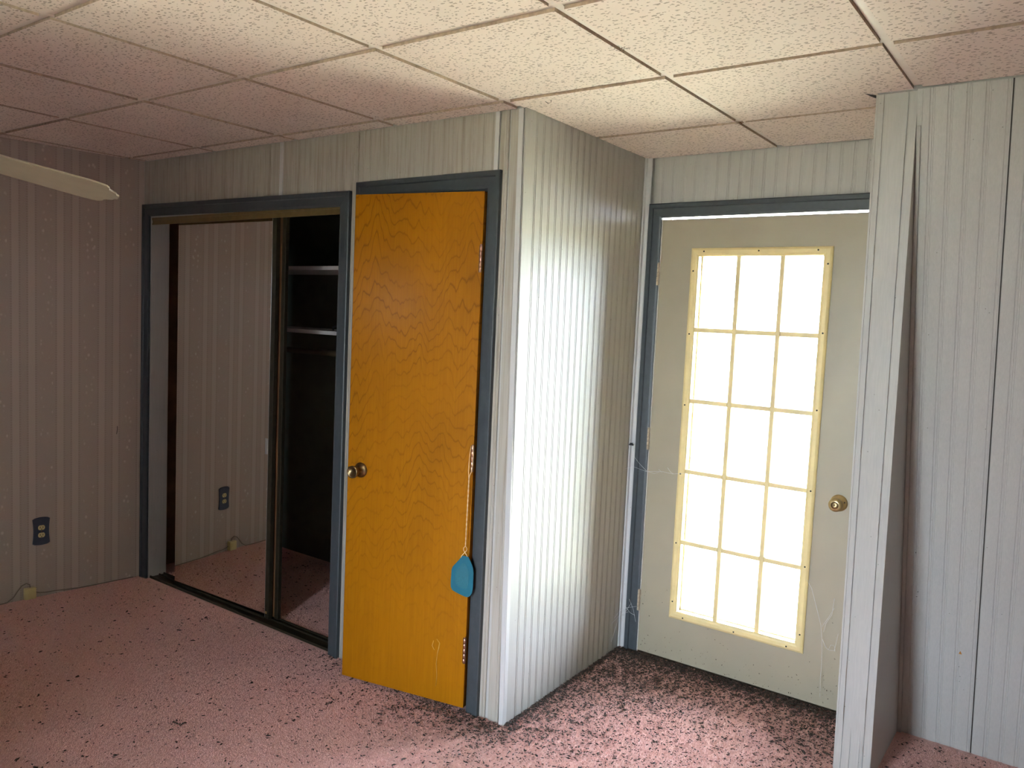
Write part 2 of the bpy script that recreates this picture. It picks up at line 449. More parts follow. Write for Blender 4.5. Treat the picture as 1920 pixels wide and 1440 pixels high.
seam = MB(); seam.box(-.122, -.104, -.004, .004, 2.07, H); seam.build('seam_strip', M_STRIP, wall_back)
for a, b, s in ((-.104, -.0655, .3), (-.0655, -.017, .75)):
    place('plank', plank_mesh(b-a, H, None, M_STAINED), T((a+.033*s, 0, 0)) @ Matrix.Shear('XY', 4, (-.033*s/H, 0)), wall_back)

# alcove side wall, leaning a little at its front corner
mb = MB(); mb.box(-.10, -.006, .11, D+.05, 0, H+.10)
wall_alc = mb.build('wall_alcove_left', M_PANEL)
tag(wall_alc, 'brightly lit beadboard side wall left of the glazed door', 'wall', kind='structure')
edges = [.010, .089]
while edges[-1] + .0487 < D-.01: edges.append(edges[-1]+.0487)
edges.append(D-.004)
for a, b in zip(edges[:-1], edges[1:]):
    s = .033*(1-(a+b)/2/D)
    place('plank', plank_mesh(b-a, H, M_GROOVE_SHADE), T((s, a, 0)) @ Matrix.Shear('XY', 4, (-s/H, 0)) @ Matrix.Rotation(PI/2, 4, 'Z'), wall_alc)
# corner mouldings
def corner_strip(name, prof, shear=0.0, at=(0, 0), z0=0, z1=H, label=''):
    A = [(at[0]+x+shear*(1-z0/H), at[1]+y, z0) for x, y in prof]; B = [(at[0]+x+shear*(1-z1/H), at[1]+y, z1) for x, y in prof]
    t = MB(); t.loft(A, B); o = t.build(name, M_STRIP, bevel=.001)
    tag(o, label, 'moulding', kind='structure'); return o
corner_strip('trim_4', [(-.018, 0), (-.018, -.004), (.002, -.004), (.004, -.002), (.004, .018), (0, .018), (0, 0)], .033, label='pale outside-corner moulding between closet wall and alcove')
corner_strip('trim_5', [(.0, -.022), (.006, -.022), (.010, -.012), (.022, -.008), (.028, -.004), (.028, 0), (0, 0)], 0, (.002, D), label='pale inside-corner moulding left of the glazed door')

# alcove rear wall with the exterior door opening
DX0, DX1, DZ = .098, 1.018, 2.032
mb = MB(); mb.box(-.10, DX0-.02, D+.006, D+.12, 0, H+.10); mb.box(DX1+.02, 1.25, D+.006, D+.12, 0, H+.10); mb.box(DX0-.02, DX1+.02, D+.006, D+.12, DZ+.034, H+.10)
wall_ab = mb.build('wall_alcove_back', M_PANEL); tag(wall_ab, 'beadboard wall above and around the glazed door', 'wall', kind='structure')
planks(wall_ab, T((0, D, 2.075)), .032, 1.111, H-2.075, .146, .0515)
place('plank', plank_mesh(.026, H), T((.030, D, 0)), wall_ab)
place('plank', plank_mesh(.04, 2.075), T((1.070, D, 0)), wall_ab)

# partition stub between alcove and right wall
def sy(z): return .515 - (.515-.366)*z/H
def ry(z): return 1.0008 - (1.0008-.3505)*z/H
SX0, SX1 = 1.113, 1.235
t = MB(); A = [(SX0+.006, sy(0)+.006, 0), (SX0+.006, 1.10, 0), (SX0+.006, 1.10, H), (SX0+.006, sy(H)+.006, H)]
t.loft(A, [(SX1-.004, y, z) for _, y, z in A])
stub = t.build('wall_partition', M_PANEL); tag(stub, 'narrow beadboard end of the partition right of the glazed door', 'wall', kind='structure')
slope = (.515-.366)/H
SH = Matrix.Shear('XY', 4, (0, -slope))
def stub_M(x): return T((x, sy(0), 0)) @ SH
place('plank', plank_mesh(.024, H), stub_M(SX0), stub)
place('plank', plank_mesh(.0275, H), stub_M(SX0+.0245), stub)
place('plank', plank_mesh(.043, H), stub_M(SX0+.0520), stub)
place('plank', plank_mesh(.026, H), stub_M(SX1-.0265), stub)
for xg in (SX0+.0242, SX1-.0272):
    t = MB(); t.loft([(xg-.0008, sy(0)+.0005, 0), (xg+.0008, sy(0)+.0005, 0), (xg+.0008, sy(0)+.003, 0), (xg-.0008, sy(0)+.003, 0)], [(xg-.0008, sy(H)+.0005, H), (xg+.0008, sy(H)+.0005, H), (xg+.0008, sy(H)+.003, H), (xg-.0008, sy(H)+.003, H)])
    t.build('seam', M_GROOVE, stub)
t = MB(); t.loft([(SX1-.004, sy(0)+.004, 0), (SX1, sy(0)+.004, 0), (SX1, ry(0), 0), (SX1-.004, ry(0), 0)], [(SX1-.004, sy(H)+.004, H), (SX1, sy(H)+.004, H), (SX1, max(ry(H), sy(H)+.02), H), (SX1-.004, max(ry(H), sy(H)+.02), H)])
t.build('side_panel', M_PANEL, stub)
t = MB(); t.loft([(SX0, sy(0)+.004, 0), (SX0+.006, sy(0)+.004, 0), (SX0+.006, D-.002, 0), (SX0, D-.002, 0)], [(SX0, sy(H)+.004, H), (SX0+.006, sy(H)+.004, H), (SX0+.006, D-.002, H), (SX0, D-.002, H)])
t.build('side_panel', M_PANEL, stub)

# right wall, leaning with the roof slope
t = MB(); A = [(SX1, ry(0)+.005, 0), (SX1, 1.16, 0), (SX1, .55, H), (SX1, ry(H)+.005, H)]
t.loft(A, [(END, y, z) for _, y, z in A]); t.box(SX0+.006, END, .357, .56, H, H+.10)
wall_right = t.build('wall_right', M_PANEL); tag(wall_right, 'sloping grey beadboard wall at the right of the partition', 'wall', kind='structure')
ang = math.atan((1.0008-.3505)/H); SL = H/math.cos(ang)
MR = T((0, ry(0), 0)) @ Matrix.Rotation(ang, 4, 'X')
planks(wall_right, MR, SX1+.014, 1.4865, SL-.002, 1.283, .0495)
planks(wall_right, MR, 1.4905, 2.6, SL-.002, 1.5405, .0495)
t = MB(); t.box(1.4865, 1.4905, .0025, .006, 0, SL-.002); t.build('seam', M_DARK, wall_right, M=MR)
t = MB(); t.box(SX1+.001, SX1+.013, -.004, .004, 0, SL-.11); t.build('corner_strip', M_PANEL, wall_right, M=MR, bevel=.001)

# left wallpapered wall
yE = REAR
t = MB(); t.loft([(-L, .0, 0), (leftx(yE), yE, 0), (leftx(yE)-.1, yE, 0), (-L-.1, .0, 0)], [(-L, .0, H+.10), (leftx(yE), yE, H+.10), (leftx(yE)-.1, yE, H+.10), (-L-.1, .0, H+.10)])
wall_left = t.build('wall_left', M_PAPER); tag(wall_left, 'faded striped floral wallpaper wall on the left', 'wall', kind='structure')

# rear wall with a small window and an added light-narrowing recess with a tall window (behind the viewer)
WT = H+.10
def windowed(t, xa, xb, y, w):
    x0, x1, z0, z1, _ = w
    t.box(xa, x0, y-.12, y, 0, WT); t.box(x1, xb, y-.12, y, 0, WT); t.box(x0, x1, y-.12, y, 0, z0); t.box(x0, x1, y-.12, y, z1, WT)
t = MB(); windowed(t, -3.1, ALC[0], REAR, WIN[1]); t.box(ALC[1], END+.1, REAR-.12, REAR, 0, WT)
o = t.build('wall_rear', M_PLAIN); tag(o, 'plain wall with a small window behind the viewer', 'wall', kind='structure')
t = MB(); windowed(t, ALC[0]-.12, ALC[1]+.12, ALC[2], WIN[0])
t.box(ALC[0]-.12, ALC[0], ALC[2], REAR-.12, 0, WT); t.box(ALC[1], ALC[1]+.12, ALC[2], REAR-.12, 0, WT)
o = t.build('wall_added_recess', M_PLAIN); tag(o, 'added plain recess narrowing the rear window light behind the viewer', 'wall', kind='structure')
t = MB(); t.box(END, END+.1, REAR, 1.15, 0, WT)
o = t.build('wall_end', M_PLAIN); tag(o, 'plain end wall outside the right of the view', 'wall', kind='structure')
for n, (x0, x1, z0, z1, wy) in enumerate(WIN):
    e = empty('window_%d' % (n+1), ((x0+x1)/2, wy-.06, z0), ['tall rear window in the added recess behind the viewer', 'small square rear window near the wallpapered wall'][n], 'window', kind='structure')
    t = MB(); f = .035
    t.box(x0, x1, wy-.09, wy-.03, z0, z0+f); t.box(x0, x1, wy-.09, wy-.03, z1-f, z1); t.box(x0, x0+f, wy-.09, wy-.03, z0+f, z1-f); t.box(x1-f, x1, wy-.09, wy-.03, z0+f, z1-f)
    t.build('window_frame', M_WHITE, e)
    t = MB(); t.box(x0+f, x1-f, wy-.062, wy-.058, z0+f, z1-f); t.build('pane', M_GLASS, e)

# closet interior
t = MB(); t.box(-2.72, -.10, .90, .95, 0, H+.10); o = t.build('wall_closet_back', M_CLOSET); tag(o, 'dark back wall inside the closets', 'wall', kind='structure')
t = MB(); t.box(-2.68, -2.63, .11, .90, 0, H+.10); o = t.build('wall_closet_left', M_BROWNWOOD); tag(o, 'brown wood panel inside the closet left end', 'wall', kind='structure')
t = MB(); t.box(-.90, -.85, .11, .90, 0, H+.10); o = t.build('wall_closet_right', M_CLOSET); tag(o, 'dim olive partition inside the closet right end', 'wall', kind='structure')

# ------------------------------------------------------------------ trims (casings)
PROF = [(0, 0), (0, .009), (.010, .0115), (.040, .0135), (.044, .0185), (.060, .0185), (.064, .0160), (.064, 0)]
def casing(name, xl, xr, zi, y, label, wl=.064, wr=.064, tilt=0.0, left=True):
    e = empty(name, ((xl+xr)/2, y, 0), label, 'trim', kind='structure')
    n = len(PROF)
    def leg(xi, sgn, W):
        s = W/.064
        A = [(xi+sgn*w*s, y-d, 0) for w, d in PROF]; B = [(xi+sgn*w*s, y-d, zi+w+(tilt/2 if xi == xl else -tilt/2)) for w, d in PROF]
        MB().loft(A, B).build('casing_leg', M_TRIM, e)
    if left: leg(xl, -1, wl)
    leg(xr, 1, wr)
    A = [(xl-w*wl/.064, y-d, zi+w+tilt/2) for w, d in PROF]; B = [(xr+w*wr/.064, y-d, zi+w-tilt/2) for w, d in PROF]
    MB().loft(A, B).build('casing_head', M_TRIM, e)
    return e
casing('trim_1', CX0, CX1, 2.009, 0, 'slate-blue casing framing the mirrored closet opening', .062, .064, .016)
casing('trim_2', OX0, OX1, 2.033, 0, 'slate-blue casing around the orange wooden door', .062, .060)
tr3 = casing('trim_3', .095, 1.022, 2.040, D, 'slate-blue casing around the glazed exterior door', .062, .064)
t = MB(); t.box(DX0-.020, DX0-.006, D+.002, D+.11, 0, DZ+.034); t.box(DX1+.006, DX1+.020, D+.002, D+.11, 0, DZ+.034); t.box(DX0-.006, DX1+.006, D+.002, D+.11, DZ+.020, DZ+.034)
t.build('jamb', M_WHITE, tr3)
t = MB(); t.box(DX0-.0055, DX0-.001, D-.002, D+.012, 0, DZ+.018); t.build('weatherstrip', M_WHITE, tr3)
t = MB(); t.box(DX0, DX1, D+.005, D+.11, 0, .012); t.build('threshold', M_BRONZE, tr3)
t = MB(); t.box(OX0, OX0+.018, .0, .11, 0, OZ-.018); t.box(OX1-.004, OX1, .0, .11, 0, OZ); t.box(OX0, OX1-.004, .0, .11, OZ-.009, OZ)
o = t.build('trim_6', M_TRIM); tag(o, 'door jamb lining behind the orange door', 'jamb', kind='structure')

# ------------------------------------------------------------------ glazed exterior door
def hinge(parent, x, y, z, h, r, mat, sub=None, leaf=0):
    t = MB(); n = 5
    for k in range(n):
        a = z-h/2+h*k/n; t.lathe([(r*.86, a+.0004), (r, a+.0012), (r, a+h/n-.0012), (r*.86, a+h/n-.0004)], (x, y, 0), (0, 0, 1), 10)
    t.lathe([(r*.5, z+h/2), (r*.9, z+h/2+.001), (r*.5, z+h/2+.005)], (x, y, 0), (0, 0, 1), 10)
    return t
d1 = empty('door_1', ((DX0+DX1)/2, D, .008), 'cream exterior door with fifteen bright glass panes', 'door', kind='structure')
GX0, GX1, GZ0, GZ1 = .275, .832, .236, 1.875          # glass opening
YF, YB = D+.002, D+.046
t = MB()
t.box(DX0, GX0, YF, YB, .010, DZ); t.box(GX1, DX1, YF, YB, .010, DZ); t.box(GX0, GX1, YF, YB, .010, GZ0); t.box(GX0, GX1, YF, YB, GZ1, DZ)
t.build('slab', M_DOOR, d1)
fo = .026
def ring(y0, y1, i, o, zz=0):
    t = MB()
    rect = lambda k, y: [(GX0-k, y, GZ0-k), (GX1+k, y, GZ0-k), (GX1+k, y, GZ1+k), (GX0-k, y, GZ1+k)]
    seq = [rect(o, y1), rect(o, y0+.004), rect(o-.004, y0), rect(o-.010, y0-.003), rect(i+.012, y0-.003), rect(i+.004, y0), rect(i, y0+.004), rect(i, y1)]
    for a, b in zip(seq[:-1], seq[1:]):
        t.add(a+b, [(k, (k+1) % 4, 4+(k+1) % 4, 4+k) for k in range(4)])
    return t
lf = ring(YF-.010, YF, -.010, fo).build('lite_frame', M_LITE, d1)
t = ring(YB+.010, YB, -.010, fo); t.build('lite_frame_outer', M_LITE, d1)
scr = [(GX0-.010, z) for z in (1.80, 1.52, 1.20, .885, .565, .29)] + [(GX1+.010, z) for z in (1.83, 1.55, 1.235, .90, .58, .29)] + [(x, GZ1+.011) for x in (.31, .555, .80)] + [(x, GZ0-.011) for x in (.32, .56, .79)]
t0 = MB(); t0.lathe([(.0036, 0), (.0036, .0015), (.001, .002)], (0, 0, 0), (0, -1, 0), 8); sm = t0.mesh('screw_hole', M_DARK)
for x, z in scr: place('screw_hole', sm, T((x, YF-.0125, z)), lf)
PWX = [GX0+.010, .467, .656, GX1-.010]; PZ = [GZ0+.010, .570, .897, 1.219, 1.539, GZ1-.010]
mw = .0105
for x in PWX[1:3]:
    t = MB(); t.loft([(x-mw, YF+.004, PZ[0]), (x-mw*.85, YF-.004, PZ[0]), (x+mw*.85, YF-.004, PZ[0]), (x+mw, YF+.004, PZ[0]), (x+mw, YF+.014, PZ[0]), (x-mw, YF+.014, PZ[0])],
                     [(x-mw, YF+.004, PZ[5]), (x-mw*.85, YF-.004, PZ[5]), (x+mw*.85, YF-.004, PZ[5]), (x+mw, YF+.004, PZ[5]), (x+mw, YF+.014, PZ[5]), (x-mw, YF+.014, PZ[5])])
    t.build('muntin', M_LITE, d1)
for z in PZ[1:5]:
    for a, b in zip(PWX[:-1], PWX[1:]):
        a2 = a+(mw if a != PWX[0] else 0); b2 = b-(mw if b != PWX[3] else 0)
        t = MB(); R_ = lambda x: [(x, YF+.004, z-mw), (x, YF-.004, z-mw*.85), (x, YF-.004, z+mw*.85), (x, YF+.004, z+mw), (x, YF+.014, z+mw), (x, YF+.014, z-mw)]
        t.loft(R_(a2), R_(b2)); t.build('muntin', M_LITE, d1)
pn = []
for k in range(5):
    for i in range(3):
        t = MB(); t.box(PWX[i]+.0005, PWX[i+1]-.0005, YF+.018, YF+.021, PZ[k]+.0005, PZ[k+1]-.0005)
        pn.append(t.build('pane', M_GLASS, d1))
for z in (1.784, 1.023, .253):
    hinge(d1, DX0-.006, D-.006, z, .10, .0065, M_OLDBRASS).build('hinge', M_HINGE, d1)
kx, kz = .953, .868
t = MB(); t.lathe([(.0, -.001), (.034, 0), (.034, .004), (.028, .009), (.016, .013), (.013, .020), (.013, .032), (.020, .038), (.0265, .046), (.0275, .056), (.024, .064), (.0165, .067)], (kx, YF, kz), (0, -1, 0), 28)
kb = t.build('knob', M_BRASS, d1)
t = MB(); t.lathe([(.0155, .0655), (.0150, .0675), (.008, .069), (.0, .069)], (kx, YF, kz), (0, -1, 0), 20); t.build('knob_button', M_OLDBRASS, kb)
t = MB(); t.lathe([(.0035, .008), (.0035, .0108), (.001, .011)], (kx+.023, YF, kz+.006), (0, -1, 0), 8); t.build('rosette_screw', M_DARK, kb)

# small dark flecks stuck on the door face and dirt on panes
def flecks(pts, nrm, rng, szs, name, mat, parent=None, flat=.35):
    V = []; F_ = []
    nrm = Vector(nrm); a = nrm.orthogonal().normalized(); b = nrm.cross(a)
    for p in pts:
        s = rng.uniform(*szs); e = rng.uniform(.25, .6); th = rng.uniform(0, 2*PI); p = Vector(p)
        u = (a*math.cos(th)+b*math.sin(th))*s; w = (b*math.cos(th)-a*math.sin(th))*s*e; h = nrm*s*flat
        j = lambda: rng.uniform(.6, 1.15)
        k = len(V)
        V += [p-u*j(), p+w*j(), p+u*j(), p-w*j(), p+h*j()+u*rng.uniform(-.4, .4), p-h*.2]
        F_ += [(k, k+3, k+4), (k+3, k+2, k+4), (k+2, k+1, k+4), (k+1, k, k+4), (k, k+1, k+5), (k+1, k+2, k+5), (k+2, k+3, k+5), (k+3, k, k+5)]
    t = MB(); t.add(V, F_); return t.build(name, mat, parent, fixn=False)
rg = random.Random(5)
pts = [(.121, YF, .297), (.117, YF, .278), (.127, YF, .13), (.229, YF, .33), (.436, YF, .158), (.313, YF, .066), (.148, YF, .187), (.943, YF, .146), (.943, YF, .137), (.948, YF, .058), (.946, YF, .140), (.940, YF, .134)]
for _ in range(120):
    x = rg.uniform(.11, 1.0); z = .015+abs(rg.gauss(0, .06)); pts.append((x, YF, z))
for _ in range(25): pts.append((rg.uniform(.1, 1.0), YF, rg.uniform(.05, .4)))
o = flecks(pts, (0, -1, 0), rg, (.0012, .0045), 'dirt_flecks', M_DEBRIS, d1); o['kind'] = 'stuff'
pts = []
for _ in range(26): x = rg.uniform(.49, .60); pts.append((x, YF+.016, .945+.012*math.sin(x*80)+rg.gauss(0, .004)))
for _ in range(55): x = rg.uniform(.485, .645); pts.append((x, YF+.016, .745-.25*(x-.48)+.02+rg.gauss(0, .007)))
o = flecks(pts, (0, -1, 0), rg, (.001, .004), 'pane_smudge', M_DUST, d1); o['kind'] = 'stuff'

# ------------------------------------------------------------------ orange wooden door (ajar)
HX, HY, DA, DW, DT = -.1445, -.020, math.radians(11.15), .586, .034
# local frame: +X from hinge to free edge, -Y towards the room
MD = T((HX, HY, 0)) @ Matrix.Rotation(DA, 4, 'Z') @ Matrix.Scale(-1, 4, (1, 0, 0))
MDR = T((HX, HY, 0)) @ Matrix.Rotation(DA, 4, 'Z')
d2 = empty('door_2', (HX-.28, HY-.05, .02), 'varnished orange wooden flush door standing ajar', 'door', kind='structure')
t = MB(); t.box(.003, DW, 0, DT, .018, 2.022)
me = t.mesh('slab', [M_WOOD])
slab = bpy.data.objects.new('slab', me); finish(slab, d2); slab.matrix_basis = T(-WL[d2]) @ MDR @ Matrix.Rotation(0, 4, 'Z')
me.transform(Matrix.Scale(-1, 4, (1, 0, 0))); me.flip_normals(); WL[slab] = WL[d2].copy()
b = slab.modifiers.new('soft_edges', 'BEVEL'); b.width = .002; b.segments = 2
t = MB(); t.lathe([(.0, -.001), (.031, 0), (.031, .003), (.024, .008), (.014, .011), (.012, .024), (.015, .034), (.023, .044), (.0255, .056), (.0255, .061), (.0215, .063), (.019, .060), (.0, .058)], (.520, 0, .905), (0, -1, 0), 28)
t.build('knob', M_OLDBRASS, d2, M=MD)
for z in (1.77, 1.011, .252):
    hinge(d2, .004, -.006, z, .10, .0060, M_COPPER).build('hinge', M_COPPER, d2, M=MD)
    t = MB(); t.box(.004, .014, -.0012, .001, z-.05, z+.05); t.build('hinge_leaf', M_OLDBRASS, d2, M=MD)
t = MB(); t.tube([(.132, -.0015, .272), (.118, -.0015, .258), (.121, -.002, .235), (.126, -.002, .215), (.130, -.0015, .17), (.1255, -.0015, .13), (.126, -.0015, .105), (.129, -.0012, .078)], [.0006, .0014, .0022, .0015, .0011, .0012, .0009, .0005], 5)
t.tube([(.146, -.0012, .262), (.152, -.0012, .240), (.141, -.0012, .225)], .0012, 4)
t.build('varnish_run', simple('pale_varnish_chip', (.62, .33, .05), .4), d2, M=MD)

# fly swatter hung on the middle hinge
Ysw = -.020
sw = empty('fly_swatter', tuple(MD @ Vector((.02, Ysw, .474))), 'teal fly swatter with twisted wire handle hanging from the orange door hinge', 'fly swatter')
pad = [(.010, .634), (-.004, .632), (-.016, .614), (-.026, .592), (-.029, .575), (-.029, .515), (-.025, .492), (-.015, .478), (-.004, .474), (.010, .476), (.045, .485), (.060, .491), (.067, .502), (.068, .515), (.067, .570), (.062, .584), (.045, .604), (.030, .622), (.022, .633)]
t = MB(); t.loft([(x, Ysw-.0015, z) for x, z in pad], [(x, Ysw+.0015, z) for x, z in pad]); t.build('paddle', M_TEAL, sw, M=MD)
pi_ = [(.020+(x-.020)*.60, .555+(z-.555)*.62) for x, z in pad]
t = MB(); t.loft([(x, Ysw-.0021, z) for x, z in pi_], [(x, Ysw-.0010, z) for x, z in pi_]); t.build('mesh_field', simple('teal_mesh', (.010, .125, .16), .6, var=.15, scale=300), sw, M=MD)
w1 = [(.036, Ysw, .600), (.026, Ysw, .632), (.006, Ysw, .655), (.004, Ysw, .663), (.010, Ysw, .672)]; w2 = [(-.010, Ysw, .605), (.000, Ysw, .632), (.018, Ysw, .655), (.019, Ysw, .663), (.012, Ysw, .672)]
for k in range(1, 30):
    z = .672+(.945-.672)*k/29; c = .011-.001*k/29; ph = k*1.6
    w1.append((c+.0013*math.sin(ph), Ysw+.0013*math.cos(ph)+.004*k/29, z)); w2.append((c-.0013*math.sin(ph), Ysw-.0013*math.cos(ph)+.004*k/29, z))
w1 += [(.0145, Ysw+.006, .965), (.0135, Ysw+.008, 1.02), (.010, Ysw+.010, 1.058)]; w2 += [(.0005, Ysw+.006, .965), (-.0035, Ysw+.008, 1.02), (.001, Ysw+.010, 1.064), (.010, Ysw+.010, 1.058)]
t = MB(); t.tube(w1, .0012, 6); t.tube(w2, .0012, 6); t.build('wire_handle', M_WIRE, sw, M=MD)

# ------------------------------------------------------------------ sliding mirror doors, tracks, closet fittings
ma = math.radians(1.0)
MM = T((-1.85, .045, 0)) @ Matrix.Rotation(ma, 4, 'Z')
d3 = empty('door_3', (-1.86, .05, .014), 'mirrored sliding closet door reflecting the wallpaper', 'sliding door', kind='structure')
t = MB(); t.box(-.412, .362, 0, .005, .020, 1.990); t.build('mirror', M_MIRROR, d3, M=MM)
def stile(x0, x1, name, parent, M=MM, z0=.014, z1=1.992, y0=-.004, y1=.020, mat=M_BRONZE):
    t = MB(); t.box(x0, x1, y0, y1, z0, z1); return t.build(name, mat, parent, M=M, bevel=.002)
stile(.3625, .3665, 'mirror_edge', d3, mat=M_PALEWIRE, y0=-.002, y1=.006)
st = stile(.367, .396, 'stile', d3)
t = MB(); t.box(-.412, .367, -.003, .016, .010, .0195); t.build('bottom_rail', M_BRONZE, d3, M=MM)
t = MB(); t.box(-.412, .367, .0055, .016, .020, 1.990); t.build('backing', M_BROWNWOOD, d3, M=MM)
t = MB(); t.box(.343, .352, -.0025, .0, .836, .914); t.box(.354, .360, -.0015, .0, .836, .914); t.build('finger_pull', M_PALEWIRE, d3, M=MM)
t = MB(); t.box(.372, .384, -.006, -.004, .040, .052); t.build('roller_clip', M_BRASS, d3, M=MM)
M4 = T((-1.85, .074, 0)) @ Matrix.Rotation(ma*.5, 4, 'Z')
d4 = empty('door_4', (-1.80, .085, .014), 'second sliding closet door tucked behind the mirrored one', 'sliding door', kind='structure')
t = MB(); t.box(-.38, .405, .002, .012, .020, 1.990); t.build('backing', M_BROWNWOOD, d4, M=M4)
stile(.4055, .432, 'stile', d4, M4, y0=-.002, y1=.018)
t = MB(); t.box(CX0+.001, CX1-.001, .012, .100, .0, .006); t.box(CX0+.001, CX1-.001, .012, .018, .006, .013); t.box(CX0+.001, CX1-.001, .066, .070, .006, .013); t.box(CX0+.001, CX1-.001, .094, .100, .006, .013)
o = t.build('trim_7', M_BRONZE); tag(o, 'bronze floor track of the sliding closet doors', 'door track', kind='structure')
t = MB(); t.box(CX0+.001, CX1-.001, .010, .014, 1.972, 2.0095); t.box(CX0+.001, CX1-.001, .006, .010, 1.996, 2.0095); t.box(CX0+.001, CX1-.001, .007, .010, 1.972, 1.980); t.box(CX0+.001, CX1-.001, .014, .105, 1.9955, 2.0095)
o = t.build('trim_8', M_GOLD); tag(o, 'gold-brown head track above the sliding closet doors', 'door track', kind='structure')
t = MB(); t.box(CX0-.0005, CX0+.0005, .004, .108, .0, 2.009)
o = t.build('trim_9', M_PANEL); tag(o, 'narrow grey jamb lining inside the closet opening left side', 'jamb', kind='structure')
YS = .45
for z, nm in ((1.765, 'upper white shelf inside the dark closet'), (1.425, 'lower white shelf inside the dark closet')):
    e = empty('closet_shelf', (-1.75, .67, z), nm, 'shelf', 'closet shelves')
    t = MB(); t.box(-2.628, -.902, YS+.010, .898, z, z+.016); t.build('board', M_SHELF, e)
    t = MB(); t.box(-2.628, -.902, YS, YS+.0095, z-.002, z+.018); t.build('front_edge', M_SHELF, e)
    t = MB(); t.box(-.932, -.903, YS+.03, .897, z-.04, z-.001); t.build('support_cleat', M_CLOSET, e)
t = MB(); t.tube([(-2.628, .60, 1.315), (-.902, .60, 1.315)], .016, 12)
o = t.build('closet_rod', simple('dark_wood_rod', (.10, .07, .035), .5)); tag(o, 'round wooden hanging rod under the lower closet shelf', 'rod')
t = MB(); t.tube([(-1.55, .50, 1.4475), (-1.53, .48, 1.462), (-1.49, .47, 1.473), (-1.44, .468, 1.476), (-1.39, .47, 1.472), (-1.36, .49, 1.455), (-1.40, .53, 1.4465), (-1.47, .54, 1.4465), (-1.53, .52, 1.4465)], .005, 8)
o = t.build('black_cord', M_BLACK); tag(o, 'small loop of black cord lying on the lower closet shelf', 'cord')

# ------------------------------------------------------------------ outlet, jack box, cable on the wallpapered wall
la = math.atan(.1036)
ML = T((-L, 0, 0)) @ Matrix.Rotation(-la, 4, 'Z')      # local y runs along the wall, +x into the room
cl = math.cos(la)
ou = empty('outlet', tuple(ML @ Vector((.002, -.513/cl, .277))), 'dark blue scalloped outlet plate on the striped wallpaper', 'outlet')
def scal(n=8):
    W, Hh = .0415, .068; P = []
    for k in range(n+1): u = -1+2*k/n; P.append((u*W, Hh+.006*math.cos(u*PI/2*1.0)-.004*(abs(u) > .9)))
    for k in range(n+1): u = 1-2*k/n; P.append((W-.0045*math.cos(u*PI/2), u*Hh*.93))
    for k in range(n+1): u = 1-2*k/n; P.append((u*W, -Hh-.006*math.cos(u*PI/2)+.004*(abs(u) > .9)))
    for k in range(n+1): u = -1+2*k/n; P.append((-W+.0045*math.cos(u*PI/2), u*Hh*.93))
    out = []
    for p in P:
        if not out or abs(p[0]-out[-1][0])+abs(p[1]-out[-1][1]) > .0008: out.append(p)
    return out
sc = scal(); yc, zc = -.513/cl, .346
t = MB(); t.loft([(.0005, yc+a, zc+b) for a, b in sc], [(.0055, yc+a*.95, zc+b*.96) for a, b in sc]); t.build('cover_plate', M_PLATE, ou, M=ML)
for dz in (.0195, -.0195):
    t = MB(); P = [(.0165*math.cos(2*PI*k/20), max(-.0125, min(.0125, .0165*math.sin(2*PI*k/20)))) for k in range(20)]
    t.loft([(.005, yc+a, zc+dz+b) for a, b in P], [(.0075, yc+a*.96, zc+dz+b*.96) for a, b in P]); rc = t.build('receptacle', M_IVORY, ou, M=ML)
    t = MB(); t.box(.0070, .0078, yc-.0078, yc-.0052, zc+dz-.003, zc+dz+.006); t.box(.0070, .0078, yc+.0052, yc+.0078, zc+dz-.003, zc+dz+.006); t.lathe([(.0024, 0), (.0024, .0008), (.0, .0008)], (.0070, yc, zc+dz-.0075), (1, 0, 0), 8)
    t.build('slots', M_DARK, rc, M=ML)
t = MB(); t.lathe([(.003, 0), (.003, .001), (0, .0013)], (.0055, yc, zc), (1, 0, 0), 8); t.build('screw', M_OLDBRASS, ou, M=ML)
bx = empty('jack_box', tuple(ML @ Vector((.02, -.57/cl, .0))), 'small ivory jack box on the floor against the wallpaper', 'jack box')
t = MB(); t.box(.001, .032, -.600, -.548, .004, .062); t.build('housing', M_IVORY, bx, M=ML, bevel=.004)
t = MB(); t.box(.032, .034, -.592, -.556, .012, .054); t.build('lid', M_IVORY, bx, M=ML, bevel=.001)
t = MB(); t.tube([(.012, -.572, .062), (.014, -.574, .078), (.016, -.590, .088), (.018, -.612, .080), (.02, -.632, .056), (.022, -.650, .030), (.024, -.68, .010), (.026, -.75, .006), (.028, -.95, .006), (.03, -1.3, .006)], .0028, 6)
t.build('cable', M_CABLE, bx, M=ML)
t = MB(); t.tube([(.012, -.548, .032), (.014, -.530, .026), (.012, -.500, .020), (.010, -.45, .018), (.010, -.40, .012), (.010, -.33, .007), (.010, -.22, .006), (.010, -.05, .006)], .0024, 6)
t.build('cable', M_CABLE, bx, M=ML)
t = MB(); t.tube([(.001, -.137, .868), (.004, -.138, .85), (.002, -.141, .825)], .0016, 5)
o = t.build('wall_nail', M_DARK, M=ML); tag(o, 'tiny dark nail mark on the wallpaper beside the closet', 'nail')

